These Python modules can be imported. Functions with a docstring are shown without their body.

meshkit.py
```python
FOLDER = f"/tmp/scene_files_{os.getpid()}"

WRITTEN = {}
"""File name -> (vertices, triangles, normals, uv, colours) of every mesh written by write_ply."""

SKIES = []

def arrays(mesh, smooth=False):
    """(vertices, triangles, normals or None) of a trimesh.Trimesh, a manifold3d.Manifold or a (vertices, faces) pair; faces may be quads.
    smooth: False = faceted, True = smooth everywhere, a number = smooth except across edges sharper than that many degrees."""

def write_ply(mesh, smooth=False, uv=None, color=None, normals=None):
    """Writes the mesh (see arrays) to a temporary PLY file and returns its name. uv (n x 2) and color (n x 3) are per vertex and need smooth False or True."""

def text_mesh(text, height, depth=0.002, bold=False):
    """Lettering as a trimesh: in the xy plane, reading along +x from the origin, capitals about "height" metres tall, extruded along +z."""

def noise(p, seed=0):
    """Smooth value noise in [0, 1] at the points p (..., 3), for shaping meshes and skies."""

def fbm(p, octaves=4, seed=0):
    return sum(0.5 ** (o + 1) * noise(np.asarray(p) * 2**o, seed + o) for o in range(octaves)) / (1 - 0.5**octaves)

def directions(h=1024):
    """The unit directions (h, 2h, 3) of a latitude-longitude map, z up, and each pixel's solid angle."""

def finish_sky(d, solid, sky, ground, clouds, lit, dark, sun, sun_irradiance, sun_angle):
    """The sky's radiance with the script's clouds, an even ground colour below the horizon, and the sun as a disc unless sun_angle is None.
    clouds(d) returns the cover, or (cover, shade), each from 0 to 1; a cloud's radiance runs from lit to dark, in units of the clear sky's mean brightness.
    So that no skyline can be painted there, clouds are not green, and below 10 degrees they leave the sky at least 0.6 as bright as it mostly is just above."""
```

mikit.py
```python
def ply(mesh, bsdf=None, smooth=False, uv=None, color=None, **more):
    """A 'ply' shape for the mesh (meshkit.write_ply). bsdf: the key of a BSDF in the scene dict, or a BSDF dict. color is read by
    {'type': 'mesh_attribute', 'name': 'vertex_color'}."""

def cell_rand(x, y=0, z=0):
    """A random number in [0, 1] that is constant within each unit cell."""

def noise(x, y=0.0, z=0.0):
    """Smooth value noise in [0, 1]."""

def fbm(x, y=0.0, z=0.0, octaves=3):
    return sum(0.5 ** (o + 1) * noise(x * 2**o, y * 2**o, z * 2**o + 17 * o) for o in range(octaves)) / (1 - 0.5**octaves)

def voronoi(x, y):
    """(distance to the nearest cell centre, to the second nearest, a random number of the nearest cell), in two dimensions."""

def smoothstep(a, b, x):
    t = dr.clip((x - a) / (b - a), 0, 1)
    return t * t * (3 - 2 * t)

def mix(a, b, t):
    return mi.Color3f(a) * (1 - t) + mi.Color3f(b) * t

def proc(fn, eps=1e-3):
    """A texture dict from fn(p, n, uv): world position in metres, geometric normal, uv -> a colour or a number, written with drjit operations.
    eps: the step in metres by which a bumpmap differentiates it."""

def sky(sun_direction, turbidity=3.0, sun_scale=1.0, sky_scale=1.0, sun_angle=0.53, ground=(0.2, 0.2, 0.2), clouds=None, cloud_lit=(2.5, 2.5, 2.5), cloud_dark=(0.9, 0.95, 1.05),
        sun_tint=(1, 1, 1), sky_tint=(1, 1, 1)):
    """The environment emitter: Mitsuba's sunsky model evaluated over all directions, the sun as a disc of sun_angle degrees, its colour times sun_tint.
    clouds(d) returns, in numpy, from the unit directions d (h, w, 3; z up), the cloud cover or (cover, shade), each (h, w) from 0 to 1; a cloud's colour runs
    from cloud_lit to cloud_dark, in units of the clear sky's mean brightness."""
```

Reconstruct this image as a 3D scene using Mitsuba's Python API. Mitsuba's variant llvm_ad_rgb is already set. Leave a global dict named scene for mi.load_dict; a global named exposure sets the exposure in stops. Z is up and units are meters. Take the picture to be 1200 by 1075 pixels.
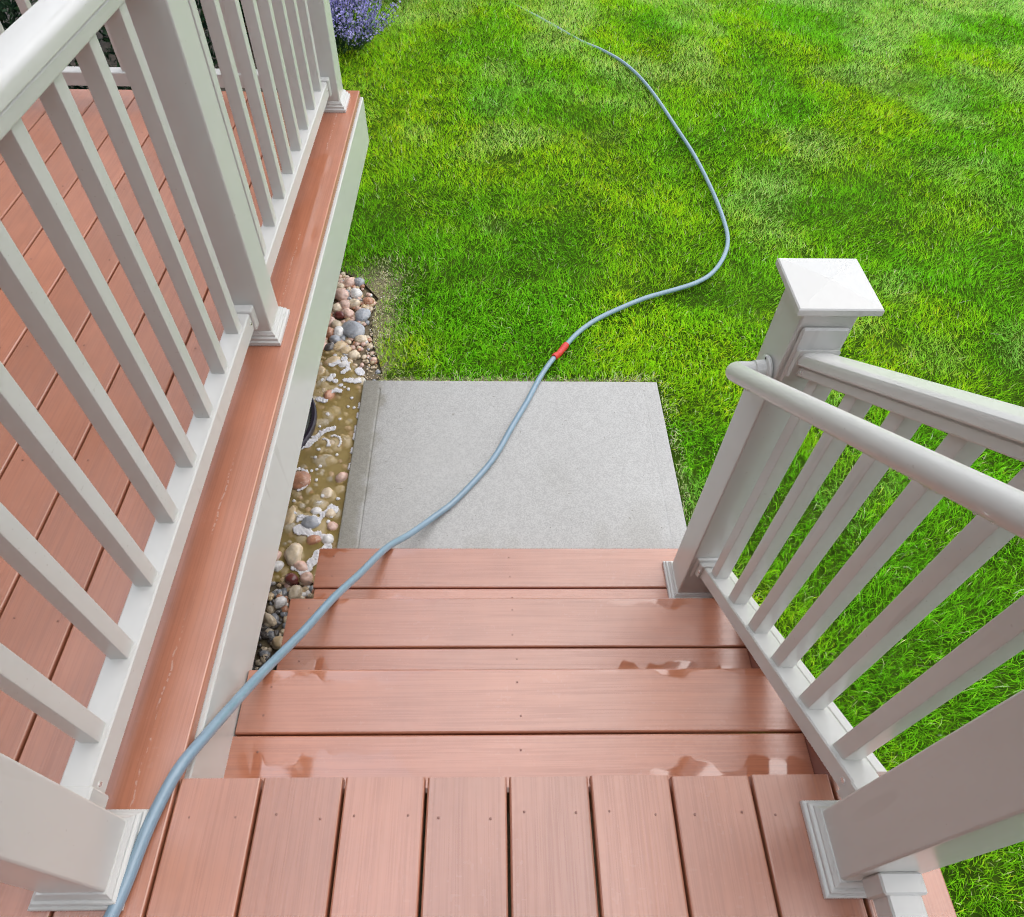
import math, random
import numpy as np, trimesh, drjit as dr, mitsuba as mi, mikit, meshkit
from mikit import noise, fbm, voronoi, cell_rand, smoothstep, mix
from manifold3d import Manifold
from scipy.interpolate import CubicSpline
from shapely import Point, Polygon, union_all, LineString, contains_xy
T = mi.ScalarTransform4f
rng = np.random.default_rng(7)
scene, labels = {}, {}

# ------------------------------------------------------------------ camera, sky, exposure
CAM = np.array([-0.0345, -0.3308, 1.3072])
yaw, pitch, roll = np.radians([1.9754, -51.7238, 1.7246])
F = np.array([math.sin(yaw) * math.cos(pitch), math.cos(yaw) * math.cos(pitch), math.sin(pitch)])
R = np.cross(F, [0, 0, 1.0]); R /= np.linalg.norm(R)
U = np.cross(R, F)
R, U = math.cos(roll) * R + math.sin(roll) * U, -math.sin(roll) * R + math.cos(roll) * U
FOV = math.degrees(2 * math.atan(600 / 812.21))
scene['camera'] = {'type': 'perspective', 'fov': FOV, 'fov_axis': 'x', 'near_clip': 0.02, 'far_clip': 400.0,
                   'principal_point_offset_x': (600 - 590.968) / 1200, 'principal_point_offset_y': (537.5 - 547.858) / 1075,
                   'to_world': T().look_at(origin=CAM.tolist(), target=(CAM + F).tolist(), up=U.tolist())}


def overcast(d):                                    # an even cloud layer, darker towards the horizon as overcast skies are
    el = np.clip(d[..., 2], 0, 1)
    n = meshkit.fbm(d * np.array([2.2, 2.2, 3.0]) + 5, 4, 3) - 0.5
    return np.ones(el.shape), np.clip(1.0 - el ** 2 + 0.25 * n * el, 0, 1)


scene['sky'] = mikit.sky([0.45, 0.35, 0.85], turbidity=4, sun_scale=0.10, sun_angle=60, clouds=overcast, cloud_lit=(3.05, 3.18, 3.50), cloud_dark=(1.62, 1.69, 1.84))
exposure = 2.78

# ------------------------------------------------------------------ constants of the place (metres; landing top is z = 0, its front edge y = 0)
P = 0.1445                     # pitch of the landing boards
RISE, GO = 0.1943, 0.2777      # steps
ZS = -0.72                     # top of the concrete slab
ZG = -0.762                    # soil
SLOPE = 0.70
PVC_POST, BAL = 0.104, 0.0335


# ------------------------------------------------------------------ materials
def rgb(*c):
    return {'type': 'rgb', 'value': list(c)}


def board_grain(uv):
    u, v = uv.x, uv.y
    wob = noise(u * 3.0, v * 9.0) * 0.006
    streak = fbm(u * 9.0, (v + wob) * 520.0, 3.0, 3)
    broad = fbm(u * 2.4, (v + wob) * 95.0, 9.0, 2)
    return streak, broad


def board_color(p, n, uv):
    streak, broad = board_grain(uv)
    tone = cell_rand(dr.floor(uv.x / 50.0), 3)
    c = mix((0.360, 0.136, 0.076), (0.318, 0.117, 0.065), smoothstep(0.3, 0.75, streak))
    c = mix(c, (0.385, 0.152, 0.085), smoothstep(0.42, 0.8, broad) * 0.4)
    blot = fbm(p.x * 9.0, p.y * 9.0, p.z * 9 + 4.0, 3)
    c = c * (0.90 + 0.20 * blot) * (0.88 + 0.20 * tone)
    # dried drip line on the border board below the rail edge
    line = dr.abs(p.x + 0.647 + 0.010 * (noise(p.y * 3.0, 2.0) - 0.5) + 0.006 * (noise(p.y * 40.0, 5.0) - 0.5))
    crust = (1 - smoothstep(0.0006, 0.0028, line)) * smoothstep(0.45, 0.62, noise(p.y * 190.0, p.x * 300, 3.0)) * smoothstep(0.35, 0.6, noise(p.y * 7.0, 1.0))
    crust = dr.select((p.z > -0.01) & (p.x < -0.60) & (p.x > -0.70), crust, 0.0)
    speck = smoothstep(0.84, 0.9, noise(p.x * 150.0, p.y * 150.0, 5.0)) * smoothstep(0.5, 0.7, noise(p.x * 11, p.y * 11, 2.0))
    return mix(c, (0.52, 0.42, 0.38), dr.maximum(speck * 0.04, crust * 0.38))


def film(p):                                        # where a film of rain water stands on the boards
    k = dr.floor((p.y + 1.0 * 0.0) / GO)
    s = p.y - k * GO                                 # distance from the riser above
    tread = (p.z < -0.1) & (p.z > -0.62)
    side = smoothstep(0.10, 0.30, dr.abs(p.x - 0.02))
    n1 = noise(p.x * 13.0, k * 3.7, 1.0) - 0.45
    n2 = noise(p.x * 45.0, s * 60.0, k) - 0.5
    rear = (0.074 + 0.075 * n1 + 0.03 * n2) * side
    nose = (0.010 + 0.05 * n1 + 0.02 * n2) * side
    a = dr.select(tread, dr.maximum(1 - smoothstep(rear - 0.006, rear + 0.006, s), 1 - smoothstep(nose - 0.004, nose + 0.004, GO - s)), 0.0)
    edge = (p.z > -0.01) & (p.x < -0.57)
    pool = smoothstep(-0.03, 0.01, 0.018 + 0.05 * (noise(p.y * 9.0, p.x * 12.0, 8.0) - 0.5) + 0.015 * (noise(p.y * 60.0, p.x * 60, 8.0) - 0.5) - dr.abs(p.x + 0.640) - dr.maximum(0.0, dr.abs(p.y - 1.86) - 0.27) * 0.5)
    b = dr.select(edge, pool, 0.0)
    return dr.maximum(a, b)


def board_rough(p, n, uv):
    streak, broad = board_grain(uv)
    dry = 0.20 + 0.16 * streak + 0.10 * noise(p.x * 5, p.y * 5, 6.0)
    return dr.lerp(dry, 0.06, film(p))


def board_bump(p, n, uv):
    streak, broad = board_grain(uv)
    return (streak * 0.5 + broad * 0.25) * (1 - 0.93 * film(p))


def twosided(b):
    return {'type': 'twosided', 'bsdf': b}


scene['mat_board'] = twosided({'type': 'bumpmap', 'arbitrary': mikit.proc(board_bump, 4e-4), 'scale': 0.00045,
                               'bsdf': {'type': 'principled', 'base_color': mikit.proc(board_color), 'roughness': mikit.proc(board_rough), 'eta': 2.0}})


def pvc_color(p, n, uv):
    g = fbm(p.x * 4, p.y * 4, p.z * 4, 3)
    c = mix((0.485, 0.483, 0.458), (0.508, 0.507, 0.483), g)
    run = smoothstep(0.70, 0.80, noise(p.x * 60, p.y * 60, p.z * 5.0)) * smoothstep(0.5, 0.8, noise(p.x * 3, p.y * 3, p.z * 3 + 9))
    c = mix(c, (0.367, 0.356, 0.329), run * 0.30 * smoothstep(0.6, 0.4, dr.abs(n.z)))
    spot = smoothstep(0.93, 0.96, noise(p.x * 150, p.y * 150, p.z * 150))
    return mix(c, (0.321, 0.291, 0.252), spot * 0.3 * smoothstep(0.6, 0.4, dr.abs(n.z)))


def pvc_rough(p, n, uv):
    return 0.17 + 0.12 * fbm(p.x * 9, p.y * 9, p.z * 5, 3)


scene['mat_pvc'] = twosided({'type': 'principled', 'base_color': mikit.proc(pvc_color), 'roughness': mikit.proc(pvc_rough), 'specular': 0.5})


def concrete_color(p, n, uv):
    fine = smoothstep(0.15, 0.85, noise(p.x * 290, p.y * 290, 1.0))
    mid = fbm(p.x * 60, p.y * 60, 2.0, 3)
    big = fbm(p.x * 3.5, p.y * 3.5, 3.0, 4)
    c = mix((0.262, 0.260, 0.247), (0.412, 0.410, 0.392), 0.2 + 0.4 * fine + 0.3 * mid + 0.25 * (big - 0.5))
    pit = smoothstep(0.955, 0.985, noise(p.x * 95, p.y * 95, 7.0))
    c = mix(c, (0.16, 0.15, 0.13), pit * 0.7)
    wet = 1 - smoothstep(-0.50, -0.45, p.x + 0.04 * (fbm(p.x * 15, p.y * 15, 4.0, 3) - 0.5) * 2)
    c = mix(c, c * mi.Color3f(0.62, 0.59, 0.50), wet * 0.75)
    damp = smoothstep(0.55, 0.66, fbm(p.x * 5.0, p.y * 3.2, 11.0, 3)) * (1 - smoothstep(1.15, 1.45, p.y + p.x * 0.3))
    return mix(c, c * mi.Color3f(0.80, 0.79, 0.74), damp * 0.35)


scene['mat_concrete'] = twosided({'type': 'bumpmap', 'arbitrary': mikit.proc(lambda p, n, uv: noise(p.x * 260, p.y * 260, 1.0), 8e-4), 'scale': 0.0006,
                                  'bsdf': {'type': 'principled', 'base_color': mikit.proc(concrete_color), 'roughness': 0.38, 'specular': 0.5}})


def stone_color(p, n, uv):
    # uv.x picks the kind of stone, uv.y its lightness
    k = uv.x * 8.0
    c = mi.Color3f(0.62, 0.60, 0.58)
    for i, t in enumerate([(0.66, 0.65, 0.63), (0.60, 0.41, 0.33), (0.30, 0.32, 0.35), (0.55, 0.42, 0.25), (0.16, 0.045, 0.04), (0.60, 0.50, 0.36), (0.10, 0.09, 0.085), (0.46, 0.23, 0.14)]):
        c = dr.select((k >= i) & (k < i + 1), mi.Color3f(*t), c)
    m = fbm(p.x * 70, p.y * 70, p.z * 70 + uv.y * 40, 3)
    vein = smoothstep(0.46, 0.5, noise(p.x * 50 + uv.y * 30, p.y * 90, p.z * 40)) * (1 - smoothstep(0.5, 0.54, noise(p.x * 50 + uv.y * 30, p.y * 90, p.z * 40)))
    c = c * (0.62 + 0.6 * m) * (0.8 + 0.4 * uv.y)
    return mix(c, (0.6, 0.55, 0.48), vein * 0.4)


scene['mat_stone'] = twosided({'type': 'principled', 'base_color': mikit.proc(stone_color), 'roughness': 0.22, 'specular': 0.6})


def mud_color(p, n, uv):
    m = fbm(p.x * 25, p.y * 25, 3.0, 4)
    g = noise(p.x * 180, p.y * 180, 1.0)
    return mix((0.055, 0.042, 0.026), (0.24, 0.19, 0.11), m * 0.6 + g * 0.4)


scene['mat_mud'] = twosided({'type': 'principled', 'base_color': mikit.proc(mud_color), 'roughness': 0.6})


def murk(p, n, uv):
    return mix((0.56, 0.39, 0.10), (0.70, 0.53, 0.19), fbm(p.x * 12, p.y * 12, 2.0, 3))


scene['mat_water'] = {'type': 'blendbsdf', 'weight': mikit.proc(lambda p, n, uv: 0.16 + 0.34 * fbm(p.x * 9, p.y * 9, 1.0, 3)),
                      'bsdf_0': {'type': 'thindielectric', 'int_ior': 1.33},
                      'bsdf_1': {'type': 'roughplastic', 'diffuse_reflectance': mikit.proc(murk), 'int_ior': 1.33, 'alpha': 0.03}}
scene['mat_foam'] = twosided({'type': 'principled', 'base_color': mikit.proc(lambda p, n, uv: mix((0.60, 0.60, 0.63), (0.80, 0.80, 0.80), fbm(p.x * 90, p.y * 90, 3.0, 3))), 'roughness': 0.4})


def soil(p, n, uv):
    c = mix((0.018, 0.040, 0.004), (0.045, 0.085, 0.008), fbm(p.x * 14, p.y * 14, 1.0, 3))
    w = fbm(p.x * 22, p.y * 22, 4.0, 3)
    sand = mix((0.09, 0.08, 0.04), (0.32, 0.28, 0.19), noise(p.x * 240, p.y * 240, 1.0))
    left = (1 - smoothstep(-0.54, -0.42, p.x + 0.16 * (w - 0.5))) * (1 - smoothstep(2.35, 2.6, p.y))
    far = (1 - smoothstep(1.745, 1.785, p.y + 0.05 * (w - 0.5))) * smoothstep(1.70, 1.72, p.y) * (1 - smoothstep(0.60, 0.67, p.x))
    return mix(c, sand, dr.maximum(left * dr.select(p.y > 1.7, 1.0, 0.0), far))


scene['mat_soil'] = twosided({'type': 'diffuse', 'reflectance': mikit.proc(soil)})
scene['mat_mulch'] = twosided({'type': 'principled', 'base_color': mikit.proc(lambda p, n, uv: mix((0.012, 0.010, 0.008), (0.09, 0.07, 0.05), fbm(p.x * 40, p.y * 40, 1.0, 3))), 'roughness': 0.7})
scene['mat_grass'] = {'type': 'principledthin', 'base_color': {'type': 'mesh_attribute', 'name': 'vertex_color'}, 'roughness': 0.45, 'diff_trans': 0.7, 'eta': 1.2, 'spec_trans': 0.0}
scene['mat_leaf'] = {'type': 'principledthin', 'base_color': {'type': 'mesh_attribute', 'name': 'vertex_color'}, 'roughness': 0.35, 'diff_trans': 0.5, 'eta': 1.45, 'spec_trans': 0.0}


def hose_color(p, n, uv):
    g = fbm(p.x * 30, p.y * 30, p.z * 30, 3)
    return mix((0.15, 0.235, 0.305), (0.20, 0.285, 0.35), g)


scene['mat_hose'] = twosided({'type': 'principled', 'base_color': mikit.proc(hose_color), 'roughness': 0.2, 'specular': 0.8})
scene['mat_red'] = twosided({'type': 'principled', 'base_color': rgb(0.50, 0.028, 0.025), 'roughness': 0.35, 'specular': 0.5})
scene['mat_metal'] = twosided({'type': 'roughconductor', 'material': 'Al', 'alpha': 0.25})
scene['mat_dark_plastic'] = twosided({'type': 'principled', 'base_color': rgb(0.028, 0.022, 0.034), 'roughness': 0.3, 'specular': 0.5})
scene['mat_grate'] = twosided({'type': 'principled', 'base_color': rgb(0.16, 0.18, 0.17), 'roughness': 0.5})
scene['mat_wood'] = twosided({'type': 'principled', 'base_color': mikit.proc(lambda p, n, uv: mix((0.16, 0.11, 0.06), (0.24, 0.17, 0.10), fbm(p.x * 8, p.y * 8, p.z * 60, 3))), 'roughness': 0.7})
scene['mat_siding'] = twosided({'type': 'principled', 'base_color': rgb(0.22, 0.22, 0.22), 'roughness': 0.6})
scene['mat_red_reflection'] = twosided({'type': 'principled', 'base_color': rgb(0.22, 0.085, 0.06), 'roughness': 0.3, 'specular': 0.6})
scene['mat_drop'] = {'type': 'dielectric', 'int_ior': 1.33}
scene['mat_pit'] = twosided({'type': 'principled', 'base_color': rgb(0.22, 0.095, 0.065), 'roughness': 0.3})


# ------------------------------------------------------------------ helpers
def key_of(name, parent=None):
    k = f'{parent}__{name}' if parent else name
    if k not in scene and k not in taken:
        taken.add(k); return k
    i = 1
    while f'{k}_{i:03d}' in taken or f'{k}_{i:03d}' in scene:
        i += 1
    taken.add(f'{k}_{i:03d}')
    return f'{k}_{i:03d}'


taken = set()


def put(name, mesh, mat, parent=None, smooth=False, uv=None, color=None, kind=None):
    k = key_of(name, parent)
    scene[k] = mikit.ply(mesh, mat, smooth=smooth, uv=uv, color=color)
    if kind:
        labels.setdefault(k, {})['kind'] = kind
    return k


def thing(name, label, category, group=None):
    k = key_of(name)
    tag(k, label, category, group)
    return k


def tag(k, label, category=None, group=None, kind=None):
    d = labels.setdefault(k, {})
    d['label'] = label
    if category: d['category'] = category
    if group: d['group'] = group
    if kind: d['kind'] = kind


def join(ms):
    return trimesh.util.concatenate([m for m in ms])


def loft(rings, cap=True):
    """rings: (n, m, 3), each a closed ring, counter-clockwise seen from the end it moves towards."""
    rings = np.asarray(rings, float)
    n, m = rings.shape[:2]
    v = rings.reshape(-1, 3)
    i, j = np.meshgrid(np.arange(n - 1), np.arange(m), indexing='ij')
    a, b = i * m + j, i * m + (j + 1) % m
    f = np.concatenate([np.stack([a, b, b + m], -1).reshape(-1, 3), np.stack([a, b + m, a + m], -1).reshape(-1, 3)])
    if cap:
        k = np.arange(1, m - 1)
        f = np.concatenate([f, np.stack([k * 0, k + 1, k], -1), np.stack([k * 0, k, k + 1], -1) + (n - 1) * m])
    return trimesh.Trimesh(v, f, process=False)


def box(x0, x1, y0, y1, z0, z1, c=0.002):
    """A box with chamfered edges (44 triangles)."""
    pts = []
    for X, sx in ((x0, 1), (x1, -1)):
        for Y, sy in ((y0, 1), (y1, -1)):
            for Z, sz in ((z0, 1), (z1, -1)):
                pts += [(X + sx * c, Y + sy * c, Z), (X + sx * c, Y, Z + sz * c), (X, Y + sy * c, Z + sz * c)]
    return trimesh.convex.convex_hull(np.array(pts))


def rounded_square(h, r=0.006, seg=3, hy=None):
    hy = h if hy is None else hy
    out = []
    for cx, cy, a0 in ((h - r, hy - r, 0), (-h + r, hy - r, 90), (-h + r, -hy + r, 180), (h - r, -hy + r, 270)):
        for k in range(seg + 1):
            a = math.radians(a0 + 90 * k / seg)
            out.append((cx + r * math.cos(a), cy + r * math.sin(a)))
    return np.array(out)


def ring_at(sq, cx, cy, z):
    """z: number or function of y"""
    x, y = sq[:, 0] + cx, sq[:, 1] + cy
    zz = z(y) if callable(z) else np.full(len(x), z)
    return np.stack([x, y, zz], -1)


def beam(profile, axis, p0, p1, f=lambda t: 0.0):
    """A profile [(across, up)] taken along x or y from p0 to p1 (p = (along, across, up)); ends cut plumb; f(t) = extra height at 'along' t."""
    pr = np.array(profile, float)
    rings = []
    for (t, a, h) in (p0, p1):
        A, H = pr[:, 0] + a, pr[:, 1] + h + f(t)
        rings.append(np.stack([A, np.full(len(A), t), H], -1) if axis == 'y' else np.stack([np.full(len(A), t), A, H], -1))
    return fixed(loft(rings))


def fixed(m):
    m = trimesh.Trimesh(m.vertices, m.faces, process=True)
    trimesh.repair.fix_normals(m)
    return m


board_no = [0]


def board_mesh(x0, x1, y0, y1, z1, t=0.025, along='y', c=0.0035, wave=0.0006):
    """One deck board with eased top edges; uv in metres: u along the board, v around it."""
    L0, L1, A0, A1 = (y0, y1, x0, x1) if along == 'y' else (x0, x1, y0, y1)
    k = board_no[0]; board_no[0] += 1
    prof = [(A0, z1 - t), (A1, z1 - t), (A1, z1 - c), (A1 - c * 0.35, z1 - c * 0.35), (A1 - c, z1), (A0 + c, z1), (A0 + c * 0.35, z1 - c * 0.35), (A0, z1 - c)]
    n = max(2, int((L1 - L0) / 0.25) + 1)
    ts = np.linspace(L0, L1, n)
    r = np.random.default_rng(100 + k)
    dz = np.convolve(r.normal(0, wave, n + 2), [0.25, 0.5, 0.25], 'valid')
    v, f, uv = [], [], []
    m = len(prof)
    per = np.concatenate([[0], np.cumsum([math.dist(prof[i], prof[(i + 1) % m]) for i in range(m)])])
    P3 = lambda t, a, h, d: (a, t, h + d) if along == 'y' else (t, a, h + d)
    for i in range(m):
        (a0, h0), (a1, h1) = prof[i], prof[(i + 1) % m]
        base = len(v)
        for t, d in zip(ts, dz):
            v += [P3(t, a0, h0, d), P3(t, a1, h1, d)]
            uv += [(t + 50 * k + 20, per[i]), (t + 50 * k + 20, per[i + 1])]
        for s in range(n - 1):
            q = base + 2 * s
            f += [(q, q + 1, q + 3), (q, q + 3, q + 2)] if along == 'x' else [(q, q + 3, q + 1), (q, q + 2, q + 3)]
    for t, d, flip in ((ts[0], dz[0], True), (ts[-1], dz[-1], False)):
        base = len(v)
        for a, h in prof:
            v.append(P3(t, a, h, d)); uv.append((50 * k + 20 + h * 3, a))
        for i in range(1, m - 1):
            tri = (base, base + i, base + i + 1)
            f.append(tri if (flip != (along == 'x')) else tri[::-1])
    return trimesh.Trimesh(np.array(v), np.array(f), process=False), np.array(uv)


def tube(points, radius, sides=14, cap=True):
    p = np.asarray(points, float)
    t = np.gradient(p, axis=0); t /= np.linalg.norm(t, axis=1, keepdims=True)
    a = np.cross(t[0], [0, 0, 1.0]) if abs(t[0][2]) < 0.9 else np.cross(t[0], [1.0, 0, 0])
    ang = np.arange(sides) * 2 * np.pi / sides
    rad = np.broadcast_to(radius, (len(p),))
    rings = []
    for k in range(len(p)):
        a = a - t[k] * (a @ t[k]); a /= np.linalg.norm(a)
        b = np.cross(t[k], a)
        rings.append(p[k] + rad[k] * (np.cos(ang)[:, None] * a + np.sin(ang)[:, None] * b))
    return fixed(loft(rings, cap))


def lathe(profile, centre, axis, sides=24):
    """profile [(distance along axis, radius)] around axis (unit vector) from centre."""
    axis = np.array(axis, float)
    a = np.cross(axis, [0, 0, 1.0]) if abs(axis[2]) < 0.9 else np.array([1.0, 0, 0])
    a /= np.linalg.norm(a); b = np.cross(axis, a)
    ang = np.arange(sides) * 2 * np.pi / sides
    rings = [np.array(centre) + axis * d + r * (np.cos(ang)[:, None] * a + np.sin(ang)[:, None] * b) for d, r in profile]
    return fixed(loft(rings))


def screw(parent, pos, axis, r=0.0045):
    return put('screw', lathe([(-0.001, r), (0.0012, r), (0.002, r * 0.6)], pos, axis, 10), 'mat_metal', parent, smooth=30)


# ------------------------------------------------------------------ ground, lawn sheet, gravel bed, slab
def sheet(poly, z, jag=None):
    pts, tris = trimesh.creation.triangulate_polygon(poly, engine='earcut')
    return trimesh.Trimesh(np.column_stack([pts, np.full(len(pts), z)]), tris, process=False)


slab = (-0.5535, 0.660, 0.55, 1.7245)
put('ground', sheet(Polygon([(-40, -40), (40, -40), (40, 40), (-40, 40)]), ZG - 0.006), 'mat_soil', kind='structure')
tag('ground', 'soil under the lawn')
GRAVEL = Polygon([(-4.2, -2.2), (0.64, -2.2), (0.64, 0.545), (-0.545, 0.545), (-0.545, 1.73), (-0.50, 1.78), (-0.56, 1.98), (-0.585, 2.12), (-0.57, 2.29), (-0.66, 2.42), (-0.78, 2.52), (-1.1, 2.62), (-4.2, 2.7)])
put('gravel_bed', sheet(GRAVEL, ZG), 'mat_mud', kind='structure')
tag('gravel_bed', 'muddy bed of river stones beside the concrete slab')
BED = Polygon([(-7, 2.75), (-1.3, 2.72), (-1.32, 3.6), (-1.38, 4.4), (-1.35, 5.1), (-1.25, 5.7), (-0.95, 6.1), (-0.7, 7.2), (-0.6, 9), (-7, 9)])
put('lawn_soil', sheet(Polygon([(-1.3, 2.68), (-1.1, 2.62), (-0.76, 2.50), (-0.645, 2.42), (-0.555, 2.29), (-0.565, 2.12), (-0.545, 1.98), (-0.485, 1.79), (-0.50, 1.729), (0.664, 1.729), (0.674, -3.0), (12.0, -3.0), (12.0, 12.0), (-0.4, 12.0), (-0.7, 7.2), (-0.95, 6.1), (-1.25, 5.7), (-1.35, 5.1), (-1.38, 4.4), (-1.32, 3.6)]), ZG + 0.012), 'mat_soil', kind='structure')
put('flower_bed', sheet(BED, ZG + 0.004), 'mat_mulch', kind='structure')
tag('flower_bed', 'dark mulched planting bed behind the deck')

# slab: tooled grooves near both side edges
x0, x1, y0, y1 = slab
gl, gr, e = -0.482, 0.597, 0.006
prof = [(x0, ZS - 0.1), (x1, ZS - 0.1), (x1, ZS - e), (x1 - e * 0.3, ZS - e * 0.3), (x1 - e, ZS), (gr + 0.005, ZS), (gr + 0.001, ZS - 0.0016), (gr - 0.002, ZS - 0.0016), (gr - 0.005, ZS),
        (gl + 0.005, ZS), (gl + 0.002, ZS - 0.0035), (gl - 0.001, ZS - 0.0035), (gl - 0.005, ZS), (x0 + e, ZS), (x0 + e * 0.3, ZS - e * 0.3), (x0, ZS - e)]


def prism_y(prof, y0, y1, inset=0.0):
    from trimesh.creation import extrude_polygon
    m = extrude_polygon(Polygon(prof), y1 - y0, engine='earcut')
    v = m.vertices
    return fixed(trimesh.Trimesh(np.column_stack([v[:, 0], y0 + v[:, 2], v[:, 1]]), m.faces, process=False))


slab_main = prism_y(prof, y0, y1 - 0.05)
flat = [q for q in prof if not (q[1] in (ZS - 0.0035, ZS - 0.0016) or abs(abs(q[0] - gl) - 0.005) < 1e-6 or abs(abs(q[0] - gr) - 0.005) < 1e-6)]
slab_end = prism_y(flat, y1 - 0.05, y1 - 0.004)
lip = prism_y([(a if abs(a - x0) > 1e-9 and abs(a - x1) > 1e-9 else a, b - (0.004 if b > ZS - 0.05 else 0)) for a, b in flat], y1 - 0.004, y1)
put('concrete_slab', join([slab_main, slab_end, lip]), 'mat_concrete', smooth=25, kind='structure')
tag('concrete_slab', 'wet grey concrete landing slab at the foot of the steps')

# ------------------------------------------------------------------ deck: boards, border, fascia, frame
deck = thing('deck', 'raised reddish brown composite deck with white fascia, seen through the left railing', 'deck')
W = P - 0.005
DECK_END, DECK_BACK, DECK_LEFT = 2.697, -2.2, -4.0
for i in range(8):                                  # landing boards
    a = (i - 4) * P + 0.0025
    m, uv = board_mesh(a, a + W, DECK_BACK, 0.0 + rng.uniform(-0.001, 0.001), 0.0)
    put('board', m, 'mat_board', deck, uv=uv)
m, uv = board_mesh(0.5805, 0.72, DECK_BACK, 0.0, 0.0)
k = put('board', m, 'mat_board', deck, uv=uv)
m, uv = board_mesh(-0.7215, -0.5805, DECK_BACK, DECK_END, 0.0)
k = put('border_board', m, 'mat_board', deck, uv=uv)
tag(k, 'damp border board under the left railing with a standing puddle')
xb = -0.7265
while xb > DECK_LEFT:
    m, uv = board_mesh(xb - 0.1465, xb, DECK_BACK, DECK_END - 0.02, -0.001)
    put('board', m, 'mat_board', deck, uv=uv)
    xb -= 0.152
FX = -0.571


def panel(x0, x1, y0, y1, z0, z1, c=0.003):
    return box(x0, x1, y0, y1, z0, z1, c)


put('fascia', panel(FX - 0.020, FX, -0.018, DECK_END + 0.012, -0.222, -0.029), 'mat_pvc', deck)
put('fascia', panel(DECK_LEFT, FX - 0.022, DECK_END - 0.008, DECK_END + 0.012, -0.222, -0.029), 'mat_pvc', deck)
put('fascia', panel(0.702, 0.722, DECK_BACK, -0.004, -0.222, -0.029), 'mat_pvc', deck)
frame = [box(xx, xx + 0.04, DECK_BACK, DECK_END - 0.03, -0.22, -0.030, 0.002) for xx in (-0.635, -3.9)]
frame += [box(-3.85, -0.64, yy, yy + 0.04, -0.21, -0.030, 0.002) for yy in np.arange(-2.1, 2.7, 0.4)]
frame += [box(-0.56, 0.70, yy, yy + 0.04, -0.21, -0.030, 0.002) for yy in (-2.1, -1.7, -1.3, -0.9, -0.5)]
put('joists', join(frame), 'mat_wood', deck, kind='stuff')
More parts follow.
